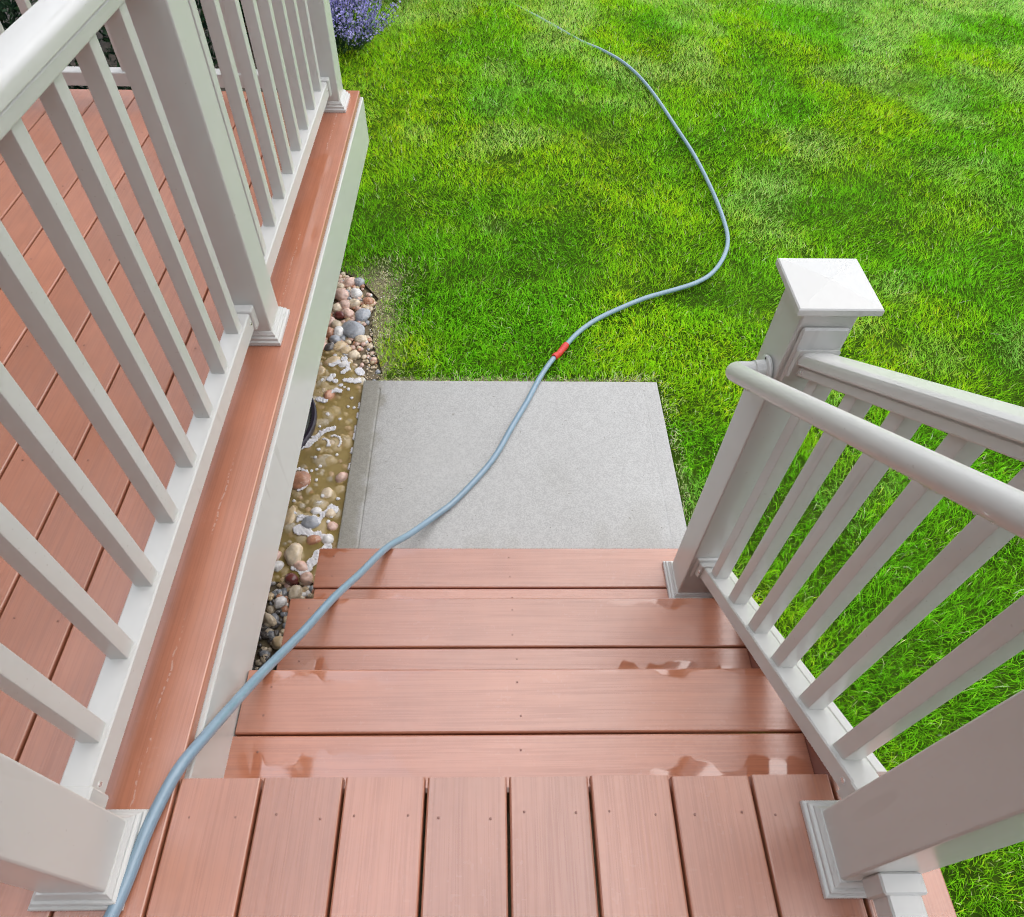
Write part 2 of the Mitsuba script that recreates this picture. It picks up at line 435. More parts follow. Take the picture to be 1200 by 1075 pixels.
for xx, yy in ((-1.3, 2.45), (-2.3, 2.45), (-3.8, 2.45), (-2.3, 0.6), (-3.8, 0.6), (0.66, -0.6), (-0.5, -0.6)):
    put('support_post', box(xx - 0.045, xx + 0.045, yy - 0.045, yy + 0.045, ZG - 0.05, -0.212, 0.003), 'mat_wood', deck)

# nail holes, too small to pick apart: one part
pits = []


def pit(x, y, z):
    m = trimesh.creation.icosphere(1, 1.0)
    m.apply_scale([0.0023, 0.0023, 0.0008]); m.apply_translation([x, y, z + 0.0003])
    pits.append(m)


for i in range(8):
    a = (i - 4) * P
    for s in (0.03, 0.115):
        for yy in (-0.062, -0.46):
            pit(a + s + rng.uniform(-.006, .006), yy + rng.uniform(-.006, .006), 0)
for b in range(14):
    xx = -0.7265 - 0.152 * b
    for yy in np.arange(-0.1, 2.6, 0.405):
        for s in (0.03, 0.117):
            pit(xx - s + rng.uniform(-.005, .005), yy + rng.uniform(-.01, .01), 0)
put('nail_holes', join(pits), 'mat_pit', deck, kind='stuff')

# ------------------------------------------------------------------ stairs
stairs = thing('stairs', 'three wet reddish brown composite steps leading down to the concrete slab', 'stairs')
pits = []
XL, XR = -0.5693, 0.637
for i in (1, 2, 3):
    z, yn = -i * RISE, i * GO
    m, uv = board_mesh(XL + rng.uniform(-.002, .002), XR, yn - 0.1400, yn, z, along='x')
    put('tread_board', m, 'mat_board', stairs, uv=uv)
    m, uv = board_mesh(XL + 0.006 * (i - 2), XR, yn - 0.2850, yn - 0.1440, z - 0.0005, along='x')
    put('tread_board', m, 'mat_board', stairs, uv=uv)
    m, uv = board_mesh(-0.545, XR, yn - 0.2970, yn - 0.2875, z + RISE - 0.031, t=RISE - 0.036, along='x', c=0.001)
    put('riser', m, 'mat_board', stairs, uv=uv)
    for yy in (yn - 0.105, yn - 0.035, yn - 0.178):
        for xx in (XL + 0.055, 0.03):
            pit(xx + rng.uniform(-.008, .008), yy + rng.uniform(-.005, .005), z)
m, uv = board_mesh(-0.545, XR, 3 * GO - 0.024, 3 * GO - 0.014, -3 * RISE - 0.028, t=0.11, along='x', c=0.001)
put('riser', m, 'mat_board', stairs, uv=uv)
put('nail_holes', join(pits), 'mat_pit', stairs, kind='stuff')


def stringer(x0, x1, off, depth, ya, yb, mat):
    z = lambda y: off - SLOPE * y
    c = 0.003
    prof = [(x0, -depth), (x1, -depth), (x1, -c), (x1 - c, 0), (x0 + c, 0), (x0, -c)]
    rings = []
    for y in (ya, yb):
        rings.append([(a, y, max(h + z(y), ZG - 0.02) if h < -0.1 else h + z(y)) for a, h in prof])
    return put('stringer', fixed(loft(rings)), mat, stairs)


stringer(0.650, 0.672, 0.024, 0.30, -0.002, 0.865, 'mat_pvc')
stringer(0.638, 0.6485, 0.010, 0.26, 0.0, 0.840, 'mat_red_reflection')  # red inner layer stands in for treads reflected in the white stringer
stringer(-0.505, -0.475, -0.225, 0.14, 0.0, 0.75, 'mat_wood')
stringer(0.05, 0.08, -0.225, 0.14, 0.0, 0.75, 'mat_wood')

# ------------------------------------------------------------------ railings
RAIL_LOW = [(-0.026, -0.050), (0.026, -0.050), (0.026, -0.003), (0.023, 0.0), (-0.023, 0.0), (-0.026, -0.003)]
# top rail: rounded bread-loaf cap over a narrower channel with a groove between
hw = 0.034
RAIL_TOP = [(-0.024, -0.058), (0.024, -0.058), (0.026, -0.055), (0.026, -0.038), (0.0235, -0.035), (0.0235, -0.031), (hw - 0.003, -0.031), (hw, -0.028), (hw, -0.014), (hw - 0.0025, -0.0065), (hw - 0.008, -0.0022), (hw - 0.016, 0.0)]
RAIL_TOP = RAIL_TOP + [(-a, b) for a, b in reversed(RAIL_TOP[2:])]
RAIL_TOP = [RAIL_TOP[0], RAIL_TOP[1]] + RAIL_TOP[2:]


def post(parent, cx, cy, zbase, zcap, skirt_h=0.036, sides=()):
    sq = rounded_square(PVC_POST / 2, 0.005)
    k = put('post', fixed(loft([ring_at(sq, cx, cy, zbase + 0.001), ring_at(sq, cx, cy, zcap - 0.012)])), 'mat_pvc', parent, smooth=30)
    steps = [(0.0725, 0.0015), (0.0725, 0.011), (0.0705, 0.013), (0.067, 0.014), (0.067, 0.0205), (0.065, 0.0225), (0.0605, 0.0235), (0.0605, 0.0285), (0.0585, 0.0305), (0.0545, 0.036), (0.0525, 0.036)]
    one = np.array([(1, 1), (-1, 1), (-1, -1), (1, -1)], float)
    rings = [ring_at(one * h, cx, cy, zbase + z * skirt_h / 0.036) for h, z in steps]
    put('skirt', fixed(loft(rings)), 'mat_pvc', k)
    capw = 0.0759
    rings = [ring_at(one * h, cx, cy, zcap + z) for h, z in ((0.0545, -0.034), (0.0575, -0.031), (0.0575, -0.024), (0.061, -0.020), (capw - 0.002, -0.0165), (capw, -0.0145), (capw, -0.0035), (capw - 0.0022, -0.0008), (0.001, 0.0075))]
    put('cap', fixed(loft(rings)), 'mat_pvc', k)
    return k


def baluster(parent, xa, ya, zb, zt):
    sq = rounded_square(BAL / 2, 0.003, 2)
    return put('baluster', fixed(loft([ring_at(sq, xa + BAL / 2, ya + BAL / 2, zb), ring_at(sq, xa + BAL / 2, ya + BAL / 2, zt)])), 'mat_pvc', parent, smooth=30)


def level_panel_y(parent, cx, ya, yb, ys):
    """rails between y = ya and yb on the deck"""
    put('bottom_rail', beam(RAIL_LOW, 'y', (ya, cx, 0.12), (yb, cx, 0.12)), 'mat_pvc', parent)
    put('top_rail', beam(RAIL_TOP, 'y', (ya, cx, 0.912), (yb, cx, 0.912)), 'mat_pvc', parent, smooth=35)
    for y in ys:
        baluster(parent, cx - BAL / 2, y, 0.119, 0.856)
    for y, s in ((ya, 1), (yb, -1)):
        e0, e1 = sorted((y + s * 0.0005, y + s * 0.030))
        put('bracket', box(cx - 0.033, cx + 0.033, e0, e1, 0.064, 0.1275, 0.003), 'mat_pvc', parent)
        put('bracket', box(cx - 0.038, cx + 0.038, e0, e1, 0.850, 0.918, 0.003), 'mat_pvc', parent)
        screw(parent, (cx + 0.0262, y + s * 0.040, 0.095), (1, 0, 0))


LX = -0.6905
Y1, Y2, Y3 = -0.1755, 1.144, 2.518
h = PVC_POST
g1 = thing('deck_railing', 'white railing along the deck edge beside the steps, with square balusters and three posts', 'railing')
for y in (Y1, Y2, Y3):
    post(g1, -0.684, y + h / 2, 0.0, 1.045)
level_panel_y(g1, LX, Y1 + h, Y2, [0.0257 + 0.1442 * k for k in range(8)])
level_panel_y(g1, LX, Y2 + h, Y3, [1.3655 + 0.1490 * k for k in range(8)])

g2 = thing('deck_railing', 'white railing across the far end of the deck in front of the dark shrubs', 'railing')
FY = Y3 + h / 2
xa, xb = -0.684 - h / 2, -2.3
for (xa, xb) in ((-0.736, -2.30), (-2.404, -3.95)):
    put('bottom_rail', beam(RAIL_LOW, 'x', (xb, FY, 0.12), (xa, FY, 0.12)), 'mat_pvc', g2)
    put('top_rail', beam(RAIL_TOP, 'x', (xb, FY, 0.912), (xa, FY, 0.912)), 'mat_pvc', g2, smooth=35)
    for xx in (xa, xb):
        s = -1 if xx == xa else 1
        e0, e1 = sorted((xx + s * 0.0005, xx + s * 0.03))
        put('bracket', box(e0, e1, FY - 0.033, FY + 0.033, 0.064, 0.1275, 0.003), 'mat_pvc', g2)
        put('bracket', box(e0, e1, FY - 0.038, FY + 0.038, 0.85, 0.918, 0.003), 'mat_pvc', g2)
    n = 10
    for k in range(n):
        xx = xa + (xb - xa) * (k + 1) / (n + 1)
        baluster(g2, xx - BAL / 2, FY - BAL / 2, 0.119, 0.856)
post(g2, -2.352, FY, 0.0, 1.045)
post(g2, -3.95 - h / 2 + 0.052, FY, 0.0, 1.045)

# stair railing on the right
SX = 0.5825
YR0, YR1 = -0.1695, 0.6541
zb = lambda y: 0.0895 - SLOPE * y
zt = lambda y: 0.876 - SLOPE * y
g3 = thing('stair_railing', 'white sloping railing down the right side of the steps with a capped end post', 'railing')
p_top = post(g3, SX, YR0 + h / 2, 0.0, 1.045)
p_end = post(g3, SX, YR1 + h / 2, -3 * RISE, 0.538)
tag(p_end, 'end post at the foot of the steps with a pyramid cap')
ya, yb = YR0 + h, YR1
put('bottom_rail', beam(RAIL_LOW, 'y', (ya, SX, 0.0), (yb, SX, 0.0), zb), 'mat_pvc', g3)
put('top_rail', beam(RAIL_TOP, 'y', (ya, SX, 0.0), (yb, SX, 0.0), zt), 'mat_pvc', g3, smooth=35)
for y in (0.0003, 0.1135, 0.2275, 0.3405, 0.4530, 0.5690):
    sq = rounded_square(BAL / 2, 0.003, 2)
    put('baluster', fixed(loft([ring_at(sq, SX, y + BAL / 2, lambda v: zb(v) - 0.001), ring_at(sq, SX, y + BAL / 2, lambda v: zt(v) - 0.056)])), 'mat_pvc', g3, smooth=30)


def slope_bracket(y, s, f, lo, hi, hw, depth=0.03):
    a, b = sorted((y + s * 0.0005, y + s * depth))
    c = 0.003
    prof = [(-hw, lo + c), (-hw + c, lo), (hw - c, lo), (hw, lo + c), (hw, hi - c), (hw - c, hi), (-hw + c, hi), (-hw, hi - c)]
    return put('bracket', beam(prof, 'y', (a, SX, 0.0), (b, SX, 0.0), f), 'mat_pvc', g3)


slope_bracket(yb, -1, zb, -0.056, 0.008, 0.033)
slope_bracket(ya, 1, zb, -0.056, 0.0065, 0.033, 0.022)
slope_bracket(yb, -1, zt, -0.064, 0.006, 0.0385, 0.022)
slope_bracket(ya, 1, zt, -0.064, 0.006, 0.0385, 0.022)
# mounting plate of the top rail on the end post, and its lower twin
zc = zt(yb)
put('mounting_plate', box(SX - 0.044, SX + 0.044, yb - 0.009, yb - 0.0004, zc - 0.075, zc + 0.062, 0.004), 'mat_pvc', g3)
zc = zb(yb)
put('mounting_plate', box(SX - 0.042, SX + 0.042, yb - 0.009, yb - 0.0004, zc - 0.070, zc + 0.030, 0.004), 'mat_pvc', g3)
for y, f in ((ya + 0.034, zb), (yb - 0.026, zb)):
    screw(g3, (SX - 0.0262 if y < 0.3 else SX - 0.0335, y, f(y) - 0.024), (-1, 0, 0), 0.005)
screw(g3, (SX - 0.0265, yb - 0.034, zt(yb - 0.034) - 0.046), (-1, 0, 0), 0.0045)

g4 = thing('deck_railing', 'white landing railing at the bottom right corner, its lower rail in a post bracket', 'railing')
level_panel_y(g4, SX, -1.5, YR0, [-0.30 - 0.1445 * k for k in range(8)])
post(g4, SX, -1.5 - h / 2, 0.0, 1.045)

# ------------------------------------------------------------------ handrail
HX = 0.459
hz = lambda y: 0.8035 - 0.685 * y
rail = thing('handrail', 'round white grab rail with an elbow and flange fixed to the end post', 'handrail')


def arc(a, b, c, n=9):
    a, b, c = map(np.array, (a, b, c))
    t = np.linspace(0, 1, n)[:, None]
    return (1 - t) ** 2 * a + 2 * t * (1 - t) * b + t * t * c


zl = hz(0.705) - 0.004
ye = 0.702
pts = [(0.512, 0.690, zl + 0.012)]
corner = np.array((HX, ye, hz(ye)))
low = corner + np.array([0.035, -0.010, 0.008])
up = corner + np.array([0, -0.034, 0.034 * 0.685])
yt = -0.105
topc = np.array((HX, yt, hz(yt)))
path = np.vstack([[(0.524, 0.688, corner[2] + 0.012)], arc(low, corner, up), arc(topc + [0, 0.034, -0.023], topc, topc + [0.034, -0.008, 0.0]), [(0.524, yt - 0.012, topc[2])]])
seg = [path[0]]
for q in path[1:]:
    n = max(1, int(np.linalg.norm(q - seg[-1]) / 0.06))
    seg += [seg[-1] + (q - seg[-1]) * (i + 1) / n for i in range(n)]
put('tube', tube(seg, 0.0192, 24), 'mat_pvc', rail, smooth=40)
for c in (path[0], path[-1]):
    fl = put('flange', lathe([(0, 0.0205), (-0.004, 0.0225), (-0.004, 0.032), (-0.0075, 0.033), (-0.0105, 0.031), (-0.0115, 0.0225), (-0.03, 0.0215)][::-1], (0.5305, c[1], c[2]), (1, 0, 0), 32), 'mat_pvc', rail, smooth=30)
    for a in (70, 190, 310):
        s = (0.5305 - 0.0112, c[1] + 0.0268 * math.cos(math.radians(a)), c[2] + 0.0268 * math.sin(math.radians(a)))
        put('screw', lathe([(0.002, 0.0026), (-0.0005, 0.0026), (-0.0012, 0.0015)][::-1], s, (1, 0, 0), 8), 'mat_dark_plastic', fl, smooth=30)

drops = []
for k in range(46):
    y = rng.uniform(0.02, 0.64); a = rng.normal(-1.75, 0.45)
    o = np.array([math.cos(a), 0, math.sin(a)]) * 0.0192
    m = trimesh.creation.icosphere(1, 1.0); m.apply_scale(np.array([1, 1.3, 1]) * rng.uniform(.0012, .0028)); m.apply_translation([HX + o[0], y, hz(y) + o[2] * 1.15])
    drops.append(m)
put('water_drops', join(drops), 'mat_drop', rail, smooth=True, kind='stuff')

# ------------------------------------------------------------------ walls the deck is built against, out of view, sized to block sky light
unseen_house = thing('unseen_house', 'unseen grey sided walls and roof beside the deck, sized to block sky light', 'unseen_house')


def siding(p0, p1, out, z1):
    lap = [(-0.03, ZG)]
    for i in range(int((z1 - ZG) / 0.15)):
        lap += [(0.015, ZG + 0.02 + i * 0.15), (0.0, ZG + 0.02 + i * 0.15 + 0.148)]
    lap += [(-0.03, lap[-1][1])]
    sv = [[(p[0] + out[0] * d, p[1] + out[1] * d, z) for d, z in lap] for p in (p0, p1)]
    return put('wall', fixed(loft(sv)), 'mat_siding', unseen_house)


siding((-4.05, -2.25), (1.3, -2.25), (0, 1), 4.6)
siding((-4.05, 2.72), (-4.05, -2.20), (1, 0), 4.6)
siding((-9.0, 2.75), (-4.08, 2.75), (0, 1), 4.6)
put('roof', box(-9.3, 1.7, -6.5, -1.95, 4.66, 4.86, 0.01), 'mat_siding', unseen_house)
put('roof', box(-9.3, -3.70, -1.94, 3.1, 4.66, 4.86, 0.01), 'mat_siding', unseen_house)

# ------------------------------------------------------------------ garden hose
HR = 0.0108
hp = [(-0.80, -0.62, HR), (-0.70, -0.42, HR), (-0.645, -0.27, HR), (-0.6235, -0.2057, HR), (-0.6146, -0.1597, HR), (-0.6086, -0.1049, HR), (-0.5979, -0.0467, HR), (-0.5834, 0.004, HR + 0.001), (-0.563, 0.075, -0.022),
      (-0.545, 0.18, -0.105), (-0.5258, 0.2764, -RISE + HR + 0.001), (-0.490, 0.41, -0.285), (-0.4513, 0.5497, -2 * RISE + HR + 0.001), (-0.404, 0.69, -0.478), (-0.3507, 0.8334, -3 * RISE + HR + 0.001), (-0.300, 0.92, -0.640),
      (-0.2325, 1.022, -0.694), (-0.1664, 1.0957, ZS + HR), (-0.0922, 1.1909, ZS + HR), (-0.0142, 1.3114, ZS + HR), (0.0525, 1.4614, ZS + HR), (0.1166, 1.599, ZS + HR), (0.1739, 1.7355, ZS + HR),
      (0.2319, 1.8392, -0.703), (0.264, 1.8925, -0.702), (0.3296, 1.9915, -0.702), (0.4047, 2.0834, -0.704), (0.5294, 2.1794, -0.706), (0.6981, 2.2737, -0.708), (0.8702, 2.3522, -0.706), (1.0082, 2.4395, -0.704), (1.111, 2.5779, -0.704),
      (1.1672, 2.723, -0.702), (1.19, 2.9147, -0.702), (1.1859, 3.162, -0.702), (1.154, 3.5743, -0.701), (1.0975, 3.9899, -0.701), (1.0164, 4.4615, -0.722), (0.8855, 4.8853, -0.726), (0.7589, 5.1137, -0.736), (0.62, 5.324, -0.754), (0.43, 5.61, -0.752), (0.1, 6.1, -0.762)]
hp = np.array(hp)
hp[24:37, 2] = -0.7205 + 0.004 * np.sin(np.arange(13) * 1.9)
s = np.concatenate([[0], np.cumsum(np.linalg.norm(np.diff(hp, axis=0), axis=1))])
from scipy.interpolate import PchipInterpolator
curve = CubicSpline(s, hp)
zc_ = PchipInterpolator(s, hp[:, 2])
ss = np.arange(0, s[-1], 0.016)
pts = curve(ss); pts[:, 2] = zc_(ss)
k3 = np.array([1, 2, 3, 2, 1]) / 9
pts[2:-2] = np.stack([np.convolve(pts[:, c], k3, 'valid') for c in range(3)], -1)
HOSE = pts
hose = thing('garden_hose', 'blue grey garden hose lying down the steps, over the slab and out across the lawn', 'hose')
put('tube', tube(pts, HR, 14), 'mat_hose', hose, smooth=50)
ia = int(np.argmin(np.abs(pts[:, :2] - [0.2319, 1.8392]).sum(1))) + 1
ib = ia + 7
cp = pts[ia - 1:ib + 1]
cp = curve(np.linspace(ss[ia] - 0.008, ss[ib] + 0.0, 14)); cp[:, 2] = zc_(np.linspace(ss[ia] - 0.008, ss[ib], 14)) + 0.002
rad = np.full(14, 0.0150); rad[[0, -1]] = 0.0125; rad[[1, -2]] = 0.0150; rad[4:10] = 0.0138
k = put('connector', tube(cp, rad, 18), 'mat_red', hose, smooth=40)
tag(k, 'red hose mender sleeve joining two lengths of the hose')

# ------------------------------------------------------------------ river stones, water, foam, drain
def pebble(x, y, z, a, b, c, rot, seed, sub=2):
    m = trimesh.creation.icosphere(sub, 1.0)
    r = np.random.default_rng(seed)
    v = m.vertices
    v = v * (0.74 + 0.36 * meshkit.noise(v * 1.2 + r.uniform(0, 50, 3)) + 0.20 * meshkit.noise(v * 2.6 + r.uniform(0, 50, 3)))[:, None]
    v = np.sign(v) * np.abs(v) ** r.uniform(0.85, 1.05)
    v = v * [a, b, c]
    cr, sr = math.cos(rot), math.sin(rot)
    v = np.column_stack([v[:, 0] * cr - v[:, 1] * sr, v[:, 0] * sr + v[:, 1] * cr, v[:, 2]])
    return trimesh.Trimesh(v + [x, y, z], m.faces, process=False)


# kinds: 0 white, 1 pink, 2 blue grey, 3 ochre, 4 dark red, 5 cream, 6 near black, 7 rust
def stone(x, y, z, a, b, c, kind, light=0.6, rot=None, sub=2):
    seed = len(taken)
    m = pebble(x, y, z, a, b, c, rng.uniform(0, 3.1) if rot is None else rot, seed, sub)
    uv = np.tile([(kind + 0.5) / 8, light], (len(m.vertices), 1))
    return put('stone', m, 'mat_stone', 'gravel_bed', smooth=True, uv=uv)


WZ = -0.742
big = [(-0.726, 2.3065, .034, .026, .022, 1, .75), (-0.6606, 2.32, .024, .022, .018, 0, 1.0), (-0.597, 2.2645, .021, .019, .016, 7, .35), (-0.612, 2.161, .036, .027, .018, 2, 1.0), (-0.640, 2.063, .048, .036, .020, 2, .55),
       (-0.700, 2.235, .024, .022, .017, 1, .7), (-0.735, 2.215, .022, .018, .015, 5, .9), (-0.662, 2.245, .024, .018, .016, 5, .7), (-0.715, 2.165, .020, .014, .013, 4, .5), (-0.680, 2.175, .026, .020, .016, 1, .8),
       (-0.755, 2.115, .024, .020, .016, 1, .65), (-0.720, 2.095, .022, .018, .015, 5, .9), (-0.745, 2.045, .020, .020, .015, 7, .8), (-0.705, 2.045, .022, .018, .018, 0, .9), (-0.715, 2.00, .019, .017, .014, 2, .9),
       (-0.765, 1.955, .024, .020, .016, 1, .5), (-0.73, 1.945, .020, .016, .014, 6, .5), (-0.69, 1.955, .026, .020, .014, 3, .7), (-0.66, 1.93, .022, .018, .012, 3, .9), (-0.705, 1.86, .030, .020, .012, 3, .8), (-0.655, 1.84, .020, .016, .012, 0, .8),
       (-0.62, 1.90, .020, .016, .014, 5, .9), (-0.60, 2.00, .022, .018, .014, 5, .8), (-0.745, 1.80, .026, .020, .012, 3, .8),
       (-0.700, 2.40, .026, .02, .018, 1, .8), (-0.655, 2.405, .022, .02, .014, 2, .7), (-0.745, 2.37, .02, .016, .013, 5, .7),
       (-0.690, 1.655, .026, .020, .020, 7, .9), (-0.738, 1.222, .036, .040, .020, 7, .25), (-0.6988, 0.9033, .037, .026, .026, 5, .8), (-0.664, 1.033, .030, .024, .020, 2, 1.0), (-0.652, 1.085, .018, .015, .014, 0, .9), (-0.585, 1.02, .018, .016, .015, 1, .8),
       (-0.598, 1.075, .020, .018, .014, 5, .9), (-0.582, 1.235, .018, .024, .016, 1, .6), (-0.640, 0.965, .026, .018, .016, 7, .45), (-0.594, 0.965, .020, .018, .016, 0, .7), (-0.667, 0.858, .030, .018, .016, 1, .9), (-0.690, 0.808, .022, .018, .020, 4, .65),
       (-0.640, 0.812, .020, .020, .020, 1, .8), (-0.667, 0.760, .024, .020, .018, 5, .8), (-0.712, 0.725, .020, .019, .018, 0, .9), (-0.735, 0.667, .026, .012, .014, 5, .7), (-0.69, 0.585, .020, .020, .018, 3, .8), (-0.745, 0.86, .020, .018, .016, 0, .7), (-0.76, 0.90, .018, .018, .014, 1, .8),
       (-0.738, 1.065, .045, .018, .012, 3, .7), (-0.625, 1.165, .022, .020, .012, 5, .7)]
for (x, y, a, b, c, kd, li) in big:
    f_ = 1.25 if y > 1.85 else 1.08
    stone(x, y, WZ - 0.010 + c * 0.4, a * f_, b * f_, c * f_, kd, min(1, li + .15))
for k in range(70):                                  # stones drowned in the muddy water
    x, y = rng.uniform(-0.86, -0.575), rng.uniform(0.90, 1.80)
    stone(x, y, WZ - 0.0185, rng.uniform(.022, .040), rng.uniform(.018, .030), .0175, 5 if rng.random() < .6 else 0, rng.uniform(.7, 1.0))
gv, gu = [], []


def grain(x, y, z, r, kind, light, k, sub=1):
    m = pebble(x, y, z, r * rng.uniform(.9, 1.4), r, r * .8, rng.uniform(0, 3), 5000 + k, sub)
    gv.append(m); gu.append(np.tile([(kind + .5) / 8, light], (len(m.vertices), 1)))


for k in range(5200):                                # small gravel, past picking apart
    x, y = rng.uniform(-1.25, -0.50), rng.uniform(0.2, 2.5)
    if not GRAVEL.contains(Point(x, y)): continue
    wet = 0.85 < y < 1.84
    if wet and rng.random() < .75: continue
    r = rng.uniform(.006, .0135)
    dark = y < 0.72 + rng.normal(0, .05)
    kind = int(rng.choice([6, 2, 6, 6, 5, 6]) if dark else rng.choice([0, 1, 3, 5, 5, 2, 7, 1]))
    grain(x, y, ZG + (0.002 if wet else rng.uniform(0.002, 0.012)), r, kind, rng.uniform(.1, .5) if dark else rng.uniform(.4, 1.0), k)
for k in range(700):                                # sandy grit where the lawn is worn thin
    t_ = rng.random()
    if t_ < .7: x, y = -0.57 + abs(rng.normal(0, .07)) , rng.uniform(1.76, 2.50)
    else: x, y = rng.uniform(-0.54, 0.66), 1.728 + abs(rng.normal(0, .018))
    grain(x, y, ZG + 0.002 + rng.uniform(0, .012), rng.uniform(.002, .0045), int(rng.choice([0, 5, 5, 3])), rng.uniform(.6, 1.0), 9000 + k, 0)
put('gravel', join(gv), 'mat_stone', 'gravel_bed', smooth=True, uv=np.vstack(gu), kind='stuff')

POOL = Polygon([(-1.6, 0.80), (-0.548, 0.80), (-0.548, 1.73), (-0.575, 1.80), (-0.64, 1.88), (-0.70, 1.93), (-0.80, 1.95), (-1.2, 1.9), (-1.6, 1.8)])
put('puddle', sheet(POOL, WZ), 'mat_water', kind='structure')
tag('puddle', 'muddy yellow rain water standing over the stones beside the slab')


FROTH = trimesh.creation.icosphere(1, 1.0)


def foam(points, radii, z=WZ + 0.0008, th=0.004, hole=None):
    shp = union_all([Point(*p).buffer(r, 10) for p, r in zip(points, radii)] + [LineString([points[i], points[i + 1]]).buffer(min(radii[i], radii[i + 1]) * 0.75) for i in range(len(points) - 1)])
    if hole: shp = shp.difference(union_all([Point(*hh[:2]).buffer(hh[2], 8) for hh in hole]))
    ms = []
    for gme in getattr(shp, 'geoms', [shp]):
        a = trimesh.creation.extrude_polygon(gme.buffer(-0.0008) if gme.area > 2e-5 else gme, th * 0.45, engine='earcut')
        ms.append(a)
    bx = shp.bounds
    cand = np.random.default_rng(len(taken)).uniform([bx[0], bx[1]], [bx[2], bx[3]], (int(min(500, 30 + (bx[2] - bx[0]) * (bx[3] - bx[1]) * 3.2e5)), 2))
    rr = np.random.default_rng(len(taken) + 1)
    for (fx, fy) in cand[contains_xy(shp, cand[:, 0], cand[:, 1])]:
        q = FROTH.copy(); r_ = min(rr.gamma(4, 0.0007), 0.005, 3 * th)
        q.apply_scale([r_, r_, r_ * 0.8]); q.apply_translation([fx, fy, th * 0.35]); ms.append(q)
    m = join(ms); m.apply_translation([0, 0, z])
    return put('foam', m, 'mat_foam', 'puddle', smooth=50)


foam([(-0.76, 1.385), (-0.735, 1.395), (-0.715, 1.420), (-0.690, 1.450), (-0.665, 1.470), (-0.648, 1.475)], [.018, .020, .018, .012, .013, .012], hole=[(-0.745, 1.392, .007), (-0.728, 1.425, .006)])
foam([(-0.675, 1.665), (-0.66, 1.672), (-0.645, 1.668)], [.007, .010, .009], z=WZ + 0.012)
foam([(-0.725, 1.632), (-0.705, 1.628)], [.012, .014], hole=[(-0.712, 1.63, .004)])
foam([(-0.635, 1.742), (-0.615, 1.742), (-0.59, 1.738), (-0.575, 1.735)], [.008, .013, .013, .008], hole=[(-0.60, 1.74, .004)])
foam([(-0.700, 1.748), (-0.690, 1.768)], [.011, .011], hole=[(-0.690, 1.770, .005)])
foam([(-0.675, 1.738)], [.010]); foam([(-0.648, 1.712)], [.007]); foam([(-0.615, 1.69)], [.005])
foam([(-0.655, 1.87), (-0.64, 1.84), (-0.63, 1.81), (-0.65, 1.79)], [.014, .012, .010, .010])
foam([(-0.585, 1.80), (-0.575, 1.785)], [.016, .014]); foam([(-0.70, 1.84), (-0.68, 1.85)], [.016, .012])
t = np.linspace(-0.6, 1.9, 9)
foam([(-0.638 + 0.030 * math.cos(a), 1.405 + 0.034 * math.sin(a)) for a in t], [.0022] * 9, th=.002)
foam([(-0.672 + 0.018 * math.cos(a), 1.400 + 0.022 * math.sin(a)) for a in t], [.0018] * 9, th=.002)
t = np.linspace(-1.3, 1.9, 12)
foam([(-0.742 + 0.044 * math.cos(a), 1.222 + 0.05 * math.sin(a)) for a in t], [.005] * 12, th=.007)
foam([(-0.700, 1.055), (-0.675, 1.05), (-0.652, 1.055), (-0.636, 1.035), (-0.625, 1.07), (-0.60, 1.095), (-0.588, 1.09)], [.014, .012, .010, .010, .012, .016, .016], hole=[(-0.668, 1.045, .009)])
foam([(-0.695, 1.005), (-0.675, 1.00)], [.022, .018], th=.006)
foam([(-0.590, 0.93), (-0.615, 0.905), (-0.632, 0.875), (-0.640, 0.85), (-0.66, 0.835), (-0.69, 0.85)], [.018, .020, .018, .014, .012, .008])
foam([(-0.655, 0.985), (-0.63, 0.985), (-0.61, 0.975)], [.012, .012, .010])
for k in range(26):
    foam([(rng.uniform(-0.74, -0.57), rng.uniform(1.0, 1.74))], [rng.uniform(.002, .0042)], th=.0025)
for k in range(7):
    y = rng.uniform(1.25, 1.70); foam([(-0.558, y), (-0.559, y + 0.02)], [.004, .003], th=.003)

drain = thing('drain_cover', 'large round dark plastic rim with grey mesh, mostly hidden under the deck edge', 'drain')
dc = (-0.981, 1.502)
put('rim', lathe([(0, .265), (.030, .265), (.035, .260), (.035, .250), (.030, .245), (.0, .245)], (dc[0], dc[1], WZ - 0.012), (0, 0, 1), 48), 'mat_dark_plastic', drain, smooth=30)
bars = [box(dc[0] - math.sqrt(.244 ** 2 - o * o), dc[0] + math.sqrt(.244 ** 2 - o * o), dc[1] + o - .0025, dc[1] + o + .0025, WZ + .004, WZ + .009, .0008) for o in np.arange(-.234, .24, .013)]
bars += [box(dc[0] + o - .0025, dc[0] + o + .0025, dc[1] - math.sqrt(.244 ** 2 - o * o), dc[1] + math.sqrt(.244 ** 2 - o * o), WZ + .0032, WZ + .0082, .0008) for o in np.arange(-.234, .24, .013)]
put('grate', join(bars), 'mat_grate', drain)

# ------------------------------------------------------------------ lawn
LAWN = Polygon([(-1.3, 2.68), (-1.1, 2.62), (-0.76, 2.50), (-0.645, 2.42), (-0.555, 2.29), (-0.565, 2.12), (-0.545, 1.98), (-0.485, 1.79), (-0.50, 1.735), (0.668, 1.735), (0.672, -3.0), (9.0, -3.0), (9.0, 10.0), (-0.6, 10.0), (-0.7, 7.2), (-0.95, 6.1), (-1.25, 5.7), (-1.35, 5.1), (-1.38, 4.4), (-1.32, 3.6)])


